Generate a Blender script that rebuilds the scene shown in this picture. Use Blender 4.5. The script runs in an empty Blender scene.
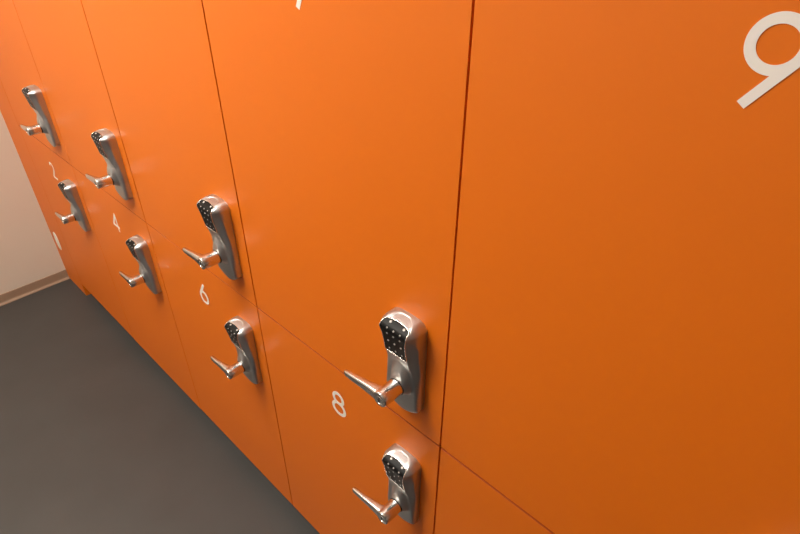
import bpy, bmesh, math
from mathutils import Vector, Matrix

scene = bpy.context.scene
COL = scene.collection
PI = math.pi

# ------------------------------------------------------------------ numbers of the place (metres)
W = 0.5                       # width of one locker column
FLOOR = -1.5617               # floor level in column widths, below the joint between the two rows


def Z(v):                     # height above the floor from a height given in column widths
    return (v - FLOOR) * W


JOINT = Z(0.0)
DOOR_BOTTOM = Z(-1.4301)
TOP = Z(1.46)
WALL_X = -0.2035
DOOR_T = 0.019
DEPTH = 0.5


# ------------------------------------------------------------------ materials
def new_mat(name):
    m = bpy.data.materials.new(name)
    m.use_nodes = True
    nt = m.node_tree
    return m, nt, nt.nodes['Principled BSDF']


def noise_bump(nt, b, scale, strength, dist=0.001, stretch=None, detail=3):
    tc = nt.nodes.new('ShaderNodeTexCoord')
    mp = nt.nodes.new('ShaderNodeMapping')
    if stretch:
        mp.inputs['Scale'].default_value = stretch
    n = nt.nodes.new('ShaderNodeTexNoise')
    n.inputs['Scale'].default_value = scale
    n.inputs['Detail'].default_value = detail
    bp = nt.nodes.new('ShaderNodeBump')
    bp.inputs['Strength'].default_value = strength
    bp.inputs['Distance'].default_value = dist
    nt.links.new(tc.outputs['Object'], mp.inputs['Vector'])
    nt.links.new(mp.outputs['Vector'], n.inputs['Vector'])
    nt.links.new(n.outputs['Fac'], bp.inputs['Height'])
    nt.links.new(bp.outputs['Normal'], b.inputs['Normal'])
    return n


def mat(name, col, rough=0.5, metal=0.0, bump=None, spec=0.5, coat=0.0, coat_rough=0.1):
    m, nt, b = new_mat(name)
    b.inputs['Base Color'].default_value = (*col, 1)
    b.inputs['Roughness'].default_value = rough
    b.inputs['Metallic'].default_value = metal
    b.inputs['Specular IOR Level'].default_value = spec
    if coat:
        b.inputs['Coat Weight'].default_value = coat
        b.inputs['Coat Roughness'].default_value = coat_rough
    if bump:
        noise_bump(nt, b, *bump)
    return m


def mottled(name, c1, c2, scale, rough, bump=None, spec=0.5):
    m = mat(name, c1, rough, bump=bump, spec=spec)
    nt = m.node_tree
    b = nt.nodes['Principled BSDF']
    tc = nt.nodes.new('ShaderNodeTexCoord')
    n = nt.nodes.new('ShaderNodeTexNoise')
    n.inputs['Scale'].default_value = scale
    n.inputs['Detail'].default_value = 6
    r = nt.nodes.new('ShaderNodeValToRGB')
    r.color_ramp.elements[0].position = 0.3
    r.color_ramp.elements[1].position = 0.7
    r.color_ramp.elements[0].color = (*c1, 1)
    r.color_ramp.elements[1].color = (*c2, 1)
    nt.links.new(tc.outputs['Object'], n.inputs['Vector'])
    nt.links.new(n.outputs['Fac'], r.inputs['Fac'])
    nt.links.new(r.outputs['Color'], b.inputs['Base Color'])
    return m


ORANGE = mat('orange_laminate', (0.70, 0.152, 0.003), 0.47, bump=(900, 0.05, 0.0004), spec=0.42)
EDGE = mat('deep_orange_joint_shade', (0.38, 0.054, 0.003), 0.55)  # darker orange for door edges: shade inside the joints put into the colour
NICKEL = mat('satin_nickel', (0.55, 0.56, 0.565), 0.41, 1.0, bump=(1200, 0.03, 0.0003))
CHROME = mat('polished_nickel', (0.70, 0.69, 0.67), 0.22, 1.0)
RIM = mat('bright_nickel_edge', (0.85, 0.83, 0.80), 0.22, 1.0)
BLACK = mat('black_keypad_plastic', (0.005, 0.005, 0.005), 0.42, spec=0.15)
RUBBER = mat('black_rubber', (0.012, 0.012, 0.012), 0.6)
BUTTON = mat('pale_grey_button', (0.36, 0.35, 0.335), 0.4)
LENS = mat('clear_white_lens', (0.55, 0.53, 0.51), 0.25)
WHITE = mat('white_vinyl', (0.80, 0.76, 0.72), 0.5)
PLATE = mat('white_plate', (0.82, 0.80, 0.72), 0.4)
FLOORM = mottled('dark_grey_vinyl', (0.042, 0.042, 0.041), (0.050, 0.050, 0.049), 5, 0.50, bump=(260, 0.06, 0.0006))
WALLM = mottled('beige_wall_paint', (0.72, 0.65, 0.545), (0.74, 0.665, 0.56), 3, 0.7, bump=(300, 0.10, 0.0006))
ROOMM = mottled('off_white_wall_paint', (0.76, 0.75, 0.73), (0.78, 0.77, 0.75), 3, 0.7)
DUSKM = mottled('grey_wall_paint', (0.44, 0.43, 0.42), (0.46, 0.45, 0.44), 3, 0.7)
CEILM = mat('white_ceiling_paint', (0.80, 0.79, 0.77), 0.85)
BASEM = mat('taupe_vinyl_base', (0.27, 0.185, 0.125), 0.38)
PLINTHM = mat('dark_plinth_board', (0.035, 0.033, 0.032), 0.6)


def emission(name, col, strength):
    m, nt, b = new_mat(name)
    b.inputs['Base Color'].default_value = (0.8, 0.8, 0.8, 1)
    b.inputs['Emission Color'].default_value = (*col, 1)
    b.inputs['Emission Strength'].default_value = strength
    return m


# ------------------------------------------------------------------ mesh helpers
def obj(name, bm, material, parent=None, smooth=None, loc=(0, 0, 0)):
    me = bpy.data.meshes.new(name)
    bmesh.ops.recalc_face_normals(bm, faces=bm.faces[:])
    if smooth is not None:
        for f in bm.faces:
            f.smooth = True
        for e in bm.edges:
            if len(e.link_faces) == 2 and e.calc_face_angle(0) > math.radians(smooth):
                e.smooth = False
    bm.to_mesh(me)
    bm.free()
    me.materials.append(material)
    o = bpy.data.objects.new(name, me)
    COL.objects.link(o)
    o.location = loc
    if parent:
        o.parent = parent
    return o


def empty(name, loc, label=None, cat=None, group=None, parent=None):
    o = bpy.data.objects.new(name, None)
    COL.objects.link(o)
    o.empty_display_size = 0.1
    o.location = loc
    if parent:
        o.parent = parent
    tag(o, label, cat, group)
    return o


def tag(o, label=None, cat=None, group=None, kind=None):
    if label:
        o['label'] = label
    if cat:
        o['category'] = cat
    if group:
        o['group'] = group
    if kind:
        o['kind'] = kind
    return o


def add_box(bm, x0, x1, y0, y1, z0, z1, bevel=0.0, seg=2):
    r = bmesh.ops.create_cube(bm, size=1.0)
    vs = r['verts']
    for v in vs:
        v.co = Vector((x0 + (v.co.x + .5) * (x1 - x0), y0 + (v.co.y + .5) * (y1 - y0), z0 + (v.co.z + .5) * (z1 - z0)))
    if bevel:
        es = list({e for v in vs for e in v.link_edges})
        bmesh.ops.bevel(bm, geom=es, offset=bevel, segments=seg, affect='EDGES', profile=0.5)
    return bm


def box(*a, **k):
    return add_box(bmesh.new(), *a, **k)


def loft(bm, rings, cap=True, closed=True):
    vr = [[bm.verts.new(p) for p in r] for r in rings]
    n = len(vr[0])
    for a, b in zip(vr, vr[1:]):
        for i in range(n if closed else n - 1):
            j = (i + 1) % n
            bm.faces.new((a[i], a[j], b[j], b[i]))
    if cap:
        bm.faces.new(vr[0][::-1])
        bm.faces.new(vr[-1])
    return vr


def lathe_y(bm, cx, cz, prof, n=32):
    """Turned shape about an axis along Y; prof = [(y, radius)...]"""
    rings = []
    for y, r in prof:
        rings.append([Vector((cx + r * math.cos(2 * PI * i / n), y, cz + r * math.sin(2 * PI * i / n))) for i in range(n)])
    loft(bm, rings)
    return bm


# ------------------------------------------------------------------ numerals cut from vinyl (drawn as strokes, millimetres)
def arc(cx, cy, rx, ry, a0, a1, n=40):
    return [(cx + rx * math.cos(math.radians(a0 + (a1 - a0) * i / n)),
             cy + ry * math.sin(math.radians(a0 + (a1 - a0) * i / n))) for i in range(n + 1)]


def add_stroke(bm, pts, w, closed, t, y0):
    if closed:
        pts = pts[:-1]
    n = len(pts)
    L, R = [], []
    for i in range(n):
        p = Vector(pts[i])
        a = Vector(pts[i - 1]) if (i > 0 or closed) else None
        b = Vector(pts[(i + 1) % n]) if (i < n - 1 or closed) else None
        d1 = (p - a).normalized() if a is not None else None
        d2 = (b - p).normalized() if b is not None else None
        d = (d1 + d2).normalized() if d1 is not None and d2 is not None else (d1 if d1 is not None else d2)
        nn = Vector((-d.y, d.x))
        k = 1.0
        if d1 is not None and d2 is not None:
            k = 1.0 / max(0.4, d.dot(d1))
        L.append(p + nn * w / 2 * k)
        R.append(p - nn * w / 2 * k)
    rings = []
    for l, r in zip(L, R):
        rings.append([Vector((l.x / 1000, y0, l.y / 1000)), Vector((l.x / 1000, y0 - t, l.y / 1000)),
                      Vector((r.x / 1000, y0 - t, r.y / 1000)), Vector((r.x / 1000, y0, r.y / 1000))])
    if closed:
        rings.append([v.copy() for v in rings[0]])
        loft(bm, rings, cap=False)
        bmesh.ops.remove_doubles(bm, verts=bm.verts[:], dist=1e-7)
    else:
        loft(bm, rings)


SW = 7.2


def numeral(bm, ch, dx=0.0):
    def st(pts, closed=False, k=0):
        add_stroke(bm, [(x + dx, y) for x, y in pts], SW, closed, 0.0004 + k * 0.00005, -0.0001)
    if ch in '69':
        cx, cy, r = 0.0, 43.0, 16.4
        d = Vector((23.5, 33.7)).normalized()
        nrm = Vector((d.y, -d.x))
        tan = Vector((cx, cy)) + nrm * r
        k = (tan.y - 1.0) / d.y
        tail = [tuple(tan - d * k), tuple(tan)]
        ring = arc(cx, cy, r, r, 0, 360, 56)
        if ch == '6':
            ring = [(-x, 63 - y) for x, y in ring]
            tail = [(-x, 63 - y) for x, y in tail]
        st(ring, True)
        st(tail, False, 1)
    elif ch == '8':
        st(arc(0, 46.2, 13.2, 13.2, 0, 360, 48), True)
        st(arc(0, 18.6, 16.6, 15.0, 0, 360, 56), True, 1)
    elif ch == '7':
        st([(-17, 59.4), (17.5, 59.4)])
        st([(14.6, 62.5), (-16.0, 1.5)], False, 1)
    elif ch == '4':
        st([(10, 0), (10, 62)])
        st([(10.5, 58.5), (-18.5, 17.0)], False, 1)
        st([(-21.5, 16.6), (20, 16.6)], False, 2)
    elif ch == '2':
        pts = arc(0, 44.5, 14.8, 14.8, 172, -38, 40)
        st(pts + [(-15.5, 4.5)])
        st([(-19, 3.6), (19, 3.6)], False, 1)
    return bm


# ------------------------------------------------------------------ the keypad lock (lock space: x 0 at its middle, z 0 at its lower end, -y out of the door)
def interp(tab, v):
    if v <= tab[0][0]:
        return tab[0][1]
    for (a, fa), (b, fb) in zip(tab, tab[1:]):
        if v <= b:
            t = (v - a) / (b - a)
            return fa + (fb - fa) * t
    return tab[-1][1]


DEPTH_T = [(0, 15.5), (18, 17.5), (61, 19), (94, 21), (121, 28), (146, 32), (164, 35), (169, 35.2), (173, 32), (177.4, 24.5), (178.6, 22.0), (179.6, 16.5), (180.6, 9), (186, 8)]
HALF_T = [(0, 32.5), (40, 32.0), (76, 28.5), (104, 24.6), (122, 23.4), (140, 23.4), (156, 24.5), (163, 26.5), (168, 27.6), (172, 27.4), (190, 25.5)]
BASE_T = [(0, 33.6), (90, 33.6), (200, 33.6)]
BX, BZ = 4.0, 61.0            # axis of the lever barrel


def v_of(s, t, base=False):
    lo = -3 + 15 * s * s
    hi = (182.0 if base else 180.8) - 3.0 * s * s - (9.5 * abs(s) ** 7 if base else 7.0 * abs(s) ** 9)
    return lo + (hi - lo) * t


def front(x, v):
    """depth of the front skin in mm at x, v: keypad head, waist and the rounded boss that carries the lever"""
    d = interp(DEPTH_T, v)
    q = math.hypot((x - BX) / 17.0, (v - BZ) / (17.0 if v < BZ else 40.0))
    boss = 12.0 * max(0.0, min(1.0, (1.35 - q) / 0.62))
    boss = 12.0 * ((boss / 12.0) ** 2 * (3 - 2 * boss / 12.0))
    if v > BZ:
        boss *= max(0.0, 1 - ((v - BZ) / 62.0) ** 2)
    return d + boss


def build_case():
    bm = bmesh.new()
    NS, NT = 34, 150
    grid = []
    for j in range(NT + 1):
        t = j / NT
        row = []
        for i in range(NS + 1):
            s = -1 + 2 * i / NS
            v = v_of(s, t)
            x = s * (interp(HALF_T, v) - 1.2)
            y = front(x, v)
            edge = min(1.0, (1 - abs(s)) * 9, t * 40, (1 - t) * 70)
            y -= 1.3 * (1 - edge) ** 2
            row.append(bm.verts.new((x / 1000, -y / 1000, v / 1000)))
        grid.append(row)
    for j in range(NT):
        for i in range(NS):
            bm.faces.new((grid[j][i], grid[j][i + 1], grid[j + 1][i + 1], grid[j + 1][i]))
    loop, st = [], []
    for i in range(NS + 1):
        loop.append(grid[0][i]); st.append((-1 + 2 * i / NS, 0))
    for j in range(1, NT + 1):
        loop.append(grid[j][NS]); st.append((1, j / NT))
    for i in range(NS - 1, -1, -1):
        loop.append(grid[NT][i]); st.append((-1 + 2 * i / NS, 1))
    for j in range(NT - 1, 0, -1):
        loop.append(grid[j][0]); st.append((-1, j / NT))
    prev = loop
    for frac, grow in ((0.05, 0.62), (0.14, 1.0), (0.3, 1.0), (0.42, 1.0), (0.6, 1.0), (1.0, 1.0)):
        new = []
        for vtx, (s, t) in zip(loop, st):
            vb = v_of(s, t, True)
            xb = s * interp(BASE_T, vb)
            x0, y0, z0 = vtx.co.x * 1000, -vtx.co.y * 1000, vtx.co.z * 1000
            xr = s * interp(HALF_T, z0)                       # full outline near the front
            out = 1.2 * grow
            k = min(1.0, max(0.0, (frac - 0.05) / 0.37)) ** 0.9
            x = xr + (xb - xr) * k - s * 1.2 * (1 - grow)
            z = z0 + (vb - z0) * k + (out if t == 1 else (-out if t == 0 else 0)) * (1 - k)
            new.append(bm.verts.new((x / 1000, -(y0 * (1 - frac)) / 1000, z / 1000)))
        n = len(loop)
        for i in range(n):
            j = (i + 1) % n
            bm.faces.new((prev[i], prev[j], new[j], new[i]))
        prev = new
    bm.faces.new(prev)
    return bm


PAD_HALF = [(121, 20.8), (140, 20.8), (156, 21.8), (163, 23.8), (168, 25.0), (171, 24.9), (175, 23.8), (178, 22.3)]
PAD_V0 = 121.0


def pad_top(x):
    return 178.7 - 1.6 * (x / 22.3) ** 2


def build_outline():
    """Outline of the black key field in lock millimetres: wide at the fold, narrower at its lower edge, slightly arched on top."""
    pts = [(-PAD_HALF[0][1] + 2 * PAD_HALF[0][1] * i / 12, PAD_V0) for i in range(12)]
    side = [(interp(PAD_HALF, v), v) for v in [121 + 56.4 * i / 36 for i in range(37)]]
    pts += side
    pts += [(22.3 - 44.6 * i / 16, pad_top(22.3 - 44.6 * i / 16)) for i in range(1, 16)]
    pts += [(-x, v) for x, v in side[::-1]]
    pts = pts[:-1]
    # round the corners a little
    P = [Vector(q) for q in pts]
    for _ in range(2):
        P = [(P[i - 1] + P[i] * 2 + P[(i + 1) % len(P)]) / 4 for i in range(len(P))]
    return P


PAD = build_outline()


def build_pad():
    bm = bmesh.new()
    NS, NT = 20, 44
    g = []
    for j in range(NT + 1):
        t = j / NT
        row = []
        for i in range(NS + 1):
            s = -1 + 2 * i / NS
            v = PAD_V0 + (177.4 - PAD_V0) * t
            x = s * interp(PAD_HALF, v)
            v += (pad_top(x) - 177.4) * max(0.0, (t - 0.8) / 0.2)
            row.append(bm.verts.new((x / 1000, -(front(x, v) + 0.7) / 1000, v / 1000)))
        g.append(row)
    for j in range(NT):
        for i in range(NS):
            bm.faces.new((g[j][i], g[j][i + 1], g[j + 1][i + 1], g[j + 1][i]))
    r = bmesh.ops.extrude_face_region(bm, geom=bm.faces[:])
    for e in r['geom']:
        if isinstance(e, bmesh.types.BMVert):
            e.co.y += 0.0018
    return bm


def build_rim():
    bm = bmesh.new()
    n = len(PAD)
    rings = []
    for i in range(n + 1):
        p = PAD[i % n]
        d = (PAD[(i + 1) % n] - PAD[i - 1 if i < n else n - 1]).normalized()
        nn = Vector((d.y, -d.x))
        ring = []
        for k in range(8):
            a = 2 * PI * k / 8
            q = p + nn * (0.3 + 0.8 * math.cos(a))
            y = front(p.x, p.y) + 0.3 + 0.9 * math.sin(a)
            ring.append(Vector((q.x / 1000, -y / 1000, q.y / 1000)))
        rings.append(ring)
    loft(bm, rings, cap=False)
    bmesh.ops.remove_doubles(bm, verts=bm.verts[:], dist=1e-7)
    return bm


def dot_at(x, v, r, h):
    """a small domed disc lying on the sloping key field"""
    bm = bmesh.new()
    y = front(x, v) + 0.7
    slope = (front(x, v + 1.5) - front(x, v - 1.5)) / 3
    tz = Vector((0, -slope, 1)).normalized()
    tx = Vector((1, 0, 0))
    n = tx.cross(tz)
    if n.y > 0:
        n = -n
    rings = []
    for rr, hh in ((1.0, -0.3), (1.0, 0.5), (0.85, 0.8), (0.5, 1.0), (0.12, 1.05)):
        rings.append([(Vector((x, -y, v)) + tx * r * rr * math.cos(2 * PI * i / 14) + tz * r * rr * math.sin(2 * PI * i / 14) + n * h * hh) / 1000
                      for i in range(14)])
    loft(bm, rings)
    return bm


def build_lever():
    bm = bmesh.new()
    lathe_y(bm, BX / 1000, BZ / 1000,
            [(-0.0270, 0.0118), (-0.0318, 0.0130), (-0.0326, 0.0140), (-0.050, 0.0137), (-0.0655, 0.0132), (-0.0668, 0.0126), (-0.0674, 0.0114),
             (-0.0674, 0.0078), (-0.0664, 0.0074), (-0.0664, 0.0010)], 36)
    # the arm: a tapering rounded bar that leaves the end of the barrel and points along the door
    sec = [(-2, -57.2, 11.0, 9.6), (-12, -57.6, 10.6, 9.2), (-22, -58.2, 9.6, 8.0), (-36, -59.2, 8.4, 6.4), (-52, -60.0, 7.2, 5.2),
           (-68, -60.2, 6.3, 4.5), (-78, -59.8, 5.7, 4.1), (-82.5, -59.4, 4.9, 3.4), (-84, -59.2, 3.2, 2.2)]
    rings = []
    for dx, y, hz, hy in sec:
        ring = []
        up = -6.5 * ((abs(dx) / 84) ** 2)
        for k in range(24):
            a = 2 * PI * k / 24
            c, s = math.cos(a), math.sin(a)
            e = 0.62
            ring.append(Vector(((BX + dx) / 1000, (y + hy * math.copysign(abs(c) ** e, c)) / 1000, (BZ - 1.0 + up + hz * math.copysign(abs(s) ** e, s)) / 1000)))
        rings.append(ring)
    loft(bm, rings)
    return bm


def build_keyhole():
    bm = bmesh.new()
    lathe_y(bm, BX / 1000, BZ / 1000, [(-0.0660, 0.0066), (-0.0671, 0.0066), (-0.0674, 0.0060), (-0.0674, 0.0008)], 28)
    return bm


def build_slot():
    return box((BX - 1.3) / 1000, (BX + 1.3) / 1000, -0.0678, -0.0670, (BZ - 5) / 1000, (BZ + 5) / 1000, bevel=0.0002)


def build_collar():
    bm = bmesh.new()
    lathe_y(bm, BX / 1000, BZ / 1000, [(-0.0265, 0.0135), (-0.0300, 0.0145), (-0.0312, 0.0148), (-0.0320, 0.0145), (-0.0320, 0.0118)], 36)
    return bm


proto = {}


def lock(parent, x, z):
    """one lock with its pieces; the first call makes the meshes, later calls copy the objects"""
    if not proto:
        c = obj('door_lock', build_case(), NICKEL, smooth=38)
        pieces = [obj('keypad', build_pad(), BLACK, c, 50), obj('keypad_rim', build_rim(), RIM, c, 60),
                  obj('collar', build_collar(), RUBBER, c, 40), obj('lever', build_lever(), CHROME, c, 42),
                  obj('key_cylinder', build_keyhole(), RIM, c, 40), obj('key_slot', build_slot(), RUBBER, c)]
        for x0 in (-12.8, 12.8):
            pieces.append(obj('indicator_light', dot_at(x0 + 1.5, 176.3, 2.2, 0.8), LENS, c, 50))
        for r, v in enumerate((170.3, 160.5, 145.5, 129.5)):
            for x0 in (-12.3, 0.0, 12.3):
                pieces.append(obj('button', dot_at(x0 + 1.5, v, 1.45, 0.7), BUTTON, c, 50))
        proto['case'], proto['pieces'] = c, pieces
        lab = {'keypad': 'black sloping keypad', 'keypad_rim': 'bright metal edge round the keypad', 'collar': 'black ring behind the lever',
               'lever': 'shiny metal lever handle', 'indicator_light': 'round white indicator light', 'button': 'small pale grey round key'}
        for q in pieces:
            if q.name.split('.')[0] in lab:
                q['label'] = lab[q.name.split('.')[0]]
        c['label'] = 'satin metal keypad lock with lever handle'
    else:
        src = proto['case']
        c = src.copy()
        COL.objects.link(c)
        for q in proto['pieces']:
            d = q.copy()
            COL.objects.link(d)
            d.parent = c
    c.parent = parent
    c.location = (x, 0, z)
    return c


# ------------------------------------------------------------------ the lockers
# vertical joints: column -> (gap above, gap below) of the joint on its left, metres
VG = [(0.0038, 0.0038), (0.0030, 0.0032), (0.0042, 0.0028), (0.0036, 0.0032), (0.0028, 0.0032), (0.004, 0.004)]
HG = [0.0026, 0.0014, 0.0016, 0.0034, 0.0044]
SHIFT = [0.0, -0.0030, 0.0, 0.0, 0.0]


def shade_edges(o):
    """the upper and lower edges of a door are tinted deep red-orange, joint shade put into the colour"""
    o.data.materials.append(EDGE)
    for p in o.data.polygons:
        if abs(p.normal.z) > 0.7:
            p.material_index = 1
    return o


names = {
    1: 'upper orange locker directly above the locker numbered 2',
    2: 'lower orange locker with a white number 2, next to the filler panel by the wall',
    3: 'upper orange locker directly above the locker numbered 4',
    4: 'lower orange locker with a white number 4 above its lock',
    5: 'upper orange locker directly above the locker numbered 6',
    6: 'lower orange locker with a white number 6 above its lock',
    7: 'upper orange locker with a white number 7, above the locker numbered 8',
    8: 'lower orange locker with a white number 8 above its lock',
    9: 'upper orange locker with a large white number 9 and no lock in view',
    10: 'lower orange locker directly below the locker numbered 9',
}


def locker(n):
    c = (n - 1) // 2
    up = n % 2 == 1
    row = 0 if up else 1
    x0, x1 = c * W, (c + 1) * W
    gl, gr = VG[c][row], VG[c + 1][row]
    if up:
        z0, z1 = JOINT, TOP
        dz0, dz1 = JOINT + HG[c] / 2, TOP
    else:
        z0, z1 = DOOR_BOTTOM, JOINT
        dz0, dz1 = DOOR_BOTTOM + SHIFT[c], JOINT - HG[c] / 2
    t = empty('locker', ((x0 + x1) / 2, 0, z0), names[n], 'locker', 'orange lockers with keypad locks')
    xm = (x0 + x1) / 2
    # carcass: back, sides, top and bottom boards around an open front
    bm = bmesh.new()
    h = z1 - z0
    e = 0.0003
    a = W / 2 - e
    ya, yb, th = DOOR_T + 0.0015, DEPTH - 0.002, 0.016
    add_box(bm, -a, -a + th, ya, yb, e, h - e)
    add_box(bm, a - th, a, ya, yb, e, h - e)
    add_box(bm, -a + th, a - th, ya, yb, e, e + th)
    add_box(bm, -a + th, a - th, ya, yb, h - e - th, h - e)
    add_box(bm, -a + th, a - th, yb - th, yb, e + th, h - e - th)
    obj('carcass', bm, ORANGE, t)
    d = box(-W / 2 + gl / 2, W / 2 - gr / 2, 0, DOOR_T, dz0 - z0, dz1 - z0, bevel=0.0003, seg=1)
    shade_edges(obj('door', d, ORANGE, t))
    ch = str(n)
    if n in (2, 4, 6, 7, 8, 9):
        bm = numeral(bmesh.new(), ch)
        zb = Z(1.2) if up else Z(-0.2585)
        o = obj('number', bm, WHITE, t, 40, loc=(0, 0, zb - z0))
        o['label'] = 'white number ' + ch

    vb = (50 if up else -256) / 500.0
    lock(t, 0.1800, Z(vb) - z0)
    return t


for n in (7, 8, 5, 6, 3, 4, 1, 2, 9, 10):
    locker(n)

# ------------------------------------------------------------------ filler panel between the wall and the first column
f = empty('filler_panel', (WALL_X / 2, 0, 0), 'narrow orange filler panel between the beige wall and the first lockers', 'panel')
obj('board', box(WALL_X / 2 + 0.0004, -WALL_X / 2 - 0.0013, 0, DOOR_T, 0.0, TOP, bevel=0.0008), ORANGE, f)
obj('return_board', box(-WALL_X / 2 - 0.0182, -WALL_X / 2 - 0.0022, DOOR_T, DEPTH - 0.002, 0.0, TOP), ORANGE, f)
bm = bmesh.new()
rings = []
for k, y in ((1.0, 0.0), (1.0, -0.0015), (0.92, -0.0026), (0.5, -0.0032)):
    rings.append([Vector((0.0230 * k * math.copysign(abs(math.cos(a)) ** .7, math.cos(a)), y, 0.043 * k * math.copysign(abs(math.sin(a)) ** .7, math.sin(a))))
                  for a in [2 * PI * i / 40 for i in range(40)]])
loft(bm, rings)
o = obj('oval_plate', bm, PLATE, f, 40, loc=(-0.133 - WALL_X / 2, 0, Z(-1.105)))
o['label'] = 'small white oval plate'

# ------------------------------------------------------------------ the room
X1, Y0, H = 4.6, -2.1, 2.6


def struct(name, bm, m, smooth=None):
    o = obj(name, bm, m, None, smooth)
    o['kind'] = 'structure'
    return o


tag(struct('floor', box(WALL_X - .1, X1 + .1, Y0 - .1, DEPTH + .1, -0.1, 0), FLOORM), 'smooth dark grey vinyl floor')
tag(struct('wall_left', box(WALL_X - .1, WALL_X, Y0, DEPTH, 0, H), WALLM), 'plain beige painted wall beside the orange lockers')
struct('wall_back', box(WALL_X - .1, X1 + .1, DEPTH, DEPTH + .1, 0, H), ROOMM)
struct('wall_right', box(X1, X1 + .1, Y0, DEPTH, 0, H), DUSKM)
struct('wall_front', box(WALL_X - .1, X1 + .1, Y0 - .1, Y0, 0, H), DUSKM)
struct('ceiling', box(WALL_X - .1, X1 + .1, Y0 - .1, DEPTH + .1, H, H + .1), CEILM)
# recessed plinth under the lockers
tag(struct('trim_1', box(0.0, 5 * W, 0.06, 0.078, 0, DOOR_BOTTOM - 0.001), PLINTHM), 'dark recessed plinth under the lockers')
# cove base on the beige wall: flat band with a small foot that flares onto the floor
bm = bmesh.new()
prof = [(0.0, 0.0), (0.016, 0.0), (0.0158, 0.0018), (0.011, 0.0035), (0.0065, 0.0075), (0.0045, 0.0135), (0.0042, 0.040), (0.0030, 0.0435), (0.0, 0.0440)]
rings = [[Vector((WALL_X + x, y, z)) for x, z in prof] for y in (Y0, -0.0005)]
loft(bm, rings)
tag(struct('baseboard_left', bm, BASEM, 50), 'low taupe cove base along the foot of the beige wall')

# ------------------------------------------------------------------ ceiling lights
LIGHTS = [(0.35, -1.30, 20.0, (1.0, 0.91, 0.77)), (1.25, -0.85, 32.0, (1.0, 0.93, 0.83))]
for i, (lx, ly, st, lc) in enumerate(LIGHTS):
    t = empty('ceiling_light', (lx, ly, H), 'square ceiling light ' + ('near the beige wall' if i == 0 else 'further from the beige wall'), 'ceiling light',
              'square ceiling lights')
    bm = bmesh.new()
    s, w = 0.30, 0.02
    for a in ((-s, s, -s, -s + w), (-s, s, s - w, s), (-s, -s + w, -s + w, s - w), (s - w, s, -s + w, s - w)):
        add_box(bm, a[0], a[1], a[2], a[3], -0.030, 0.0)
    obj('frame', bm, CEILM, t)
    obj('diffuser', box(-s + w, s - w, -s + w, s - w, -0.024, -0.004), emission('lamp_diffuser', lc, st), t)

world = bpy.data.worlds.new('World')
scene.world = world
world.use_nodes = True
world.node_tree.nodes['Background'].inputs[0].default_value = (1.0, 0.85, 0.7, 1)
world.node_tree.nodes['Background'].inputs[1].default_value = 0.05

# ------------------------------------------------------------------ camera
cam = bpy.data.cameras.new('camera')
cam.sensor_width = 36
cam.lens = 554.13 / 800 * 36
cam.clip_start = 0.02
co = bpy.data.objects.new('camera', cam)
COL.objects.link(co)


def rodrigues(r):
    v = Vector(r)
    return Matrix.Rotation(v.length, 3, v.normalized())


R = rodrigues((2.04835589, 0.827844101, -0.424919671))      # rows: right, down, forward
right, down, fwd = R[0].copy(), R[1].copy(), R[2].copy()
M = Matrix((right, -down, -fwd)).transposed().to_4x4()
M.translation = Vector((4.66945101 * W, -0.893267436 * W, Z(1.45699294)))
co.matrix_world = M
scene.camera = co

scene.view_settings.view_transform = 'Standard'
scene.view_settings.look = 'None'
scene.view_settings.gamma = 1.0
scene.view_settings.exposure = 0.57
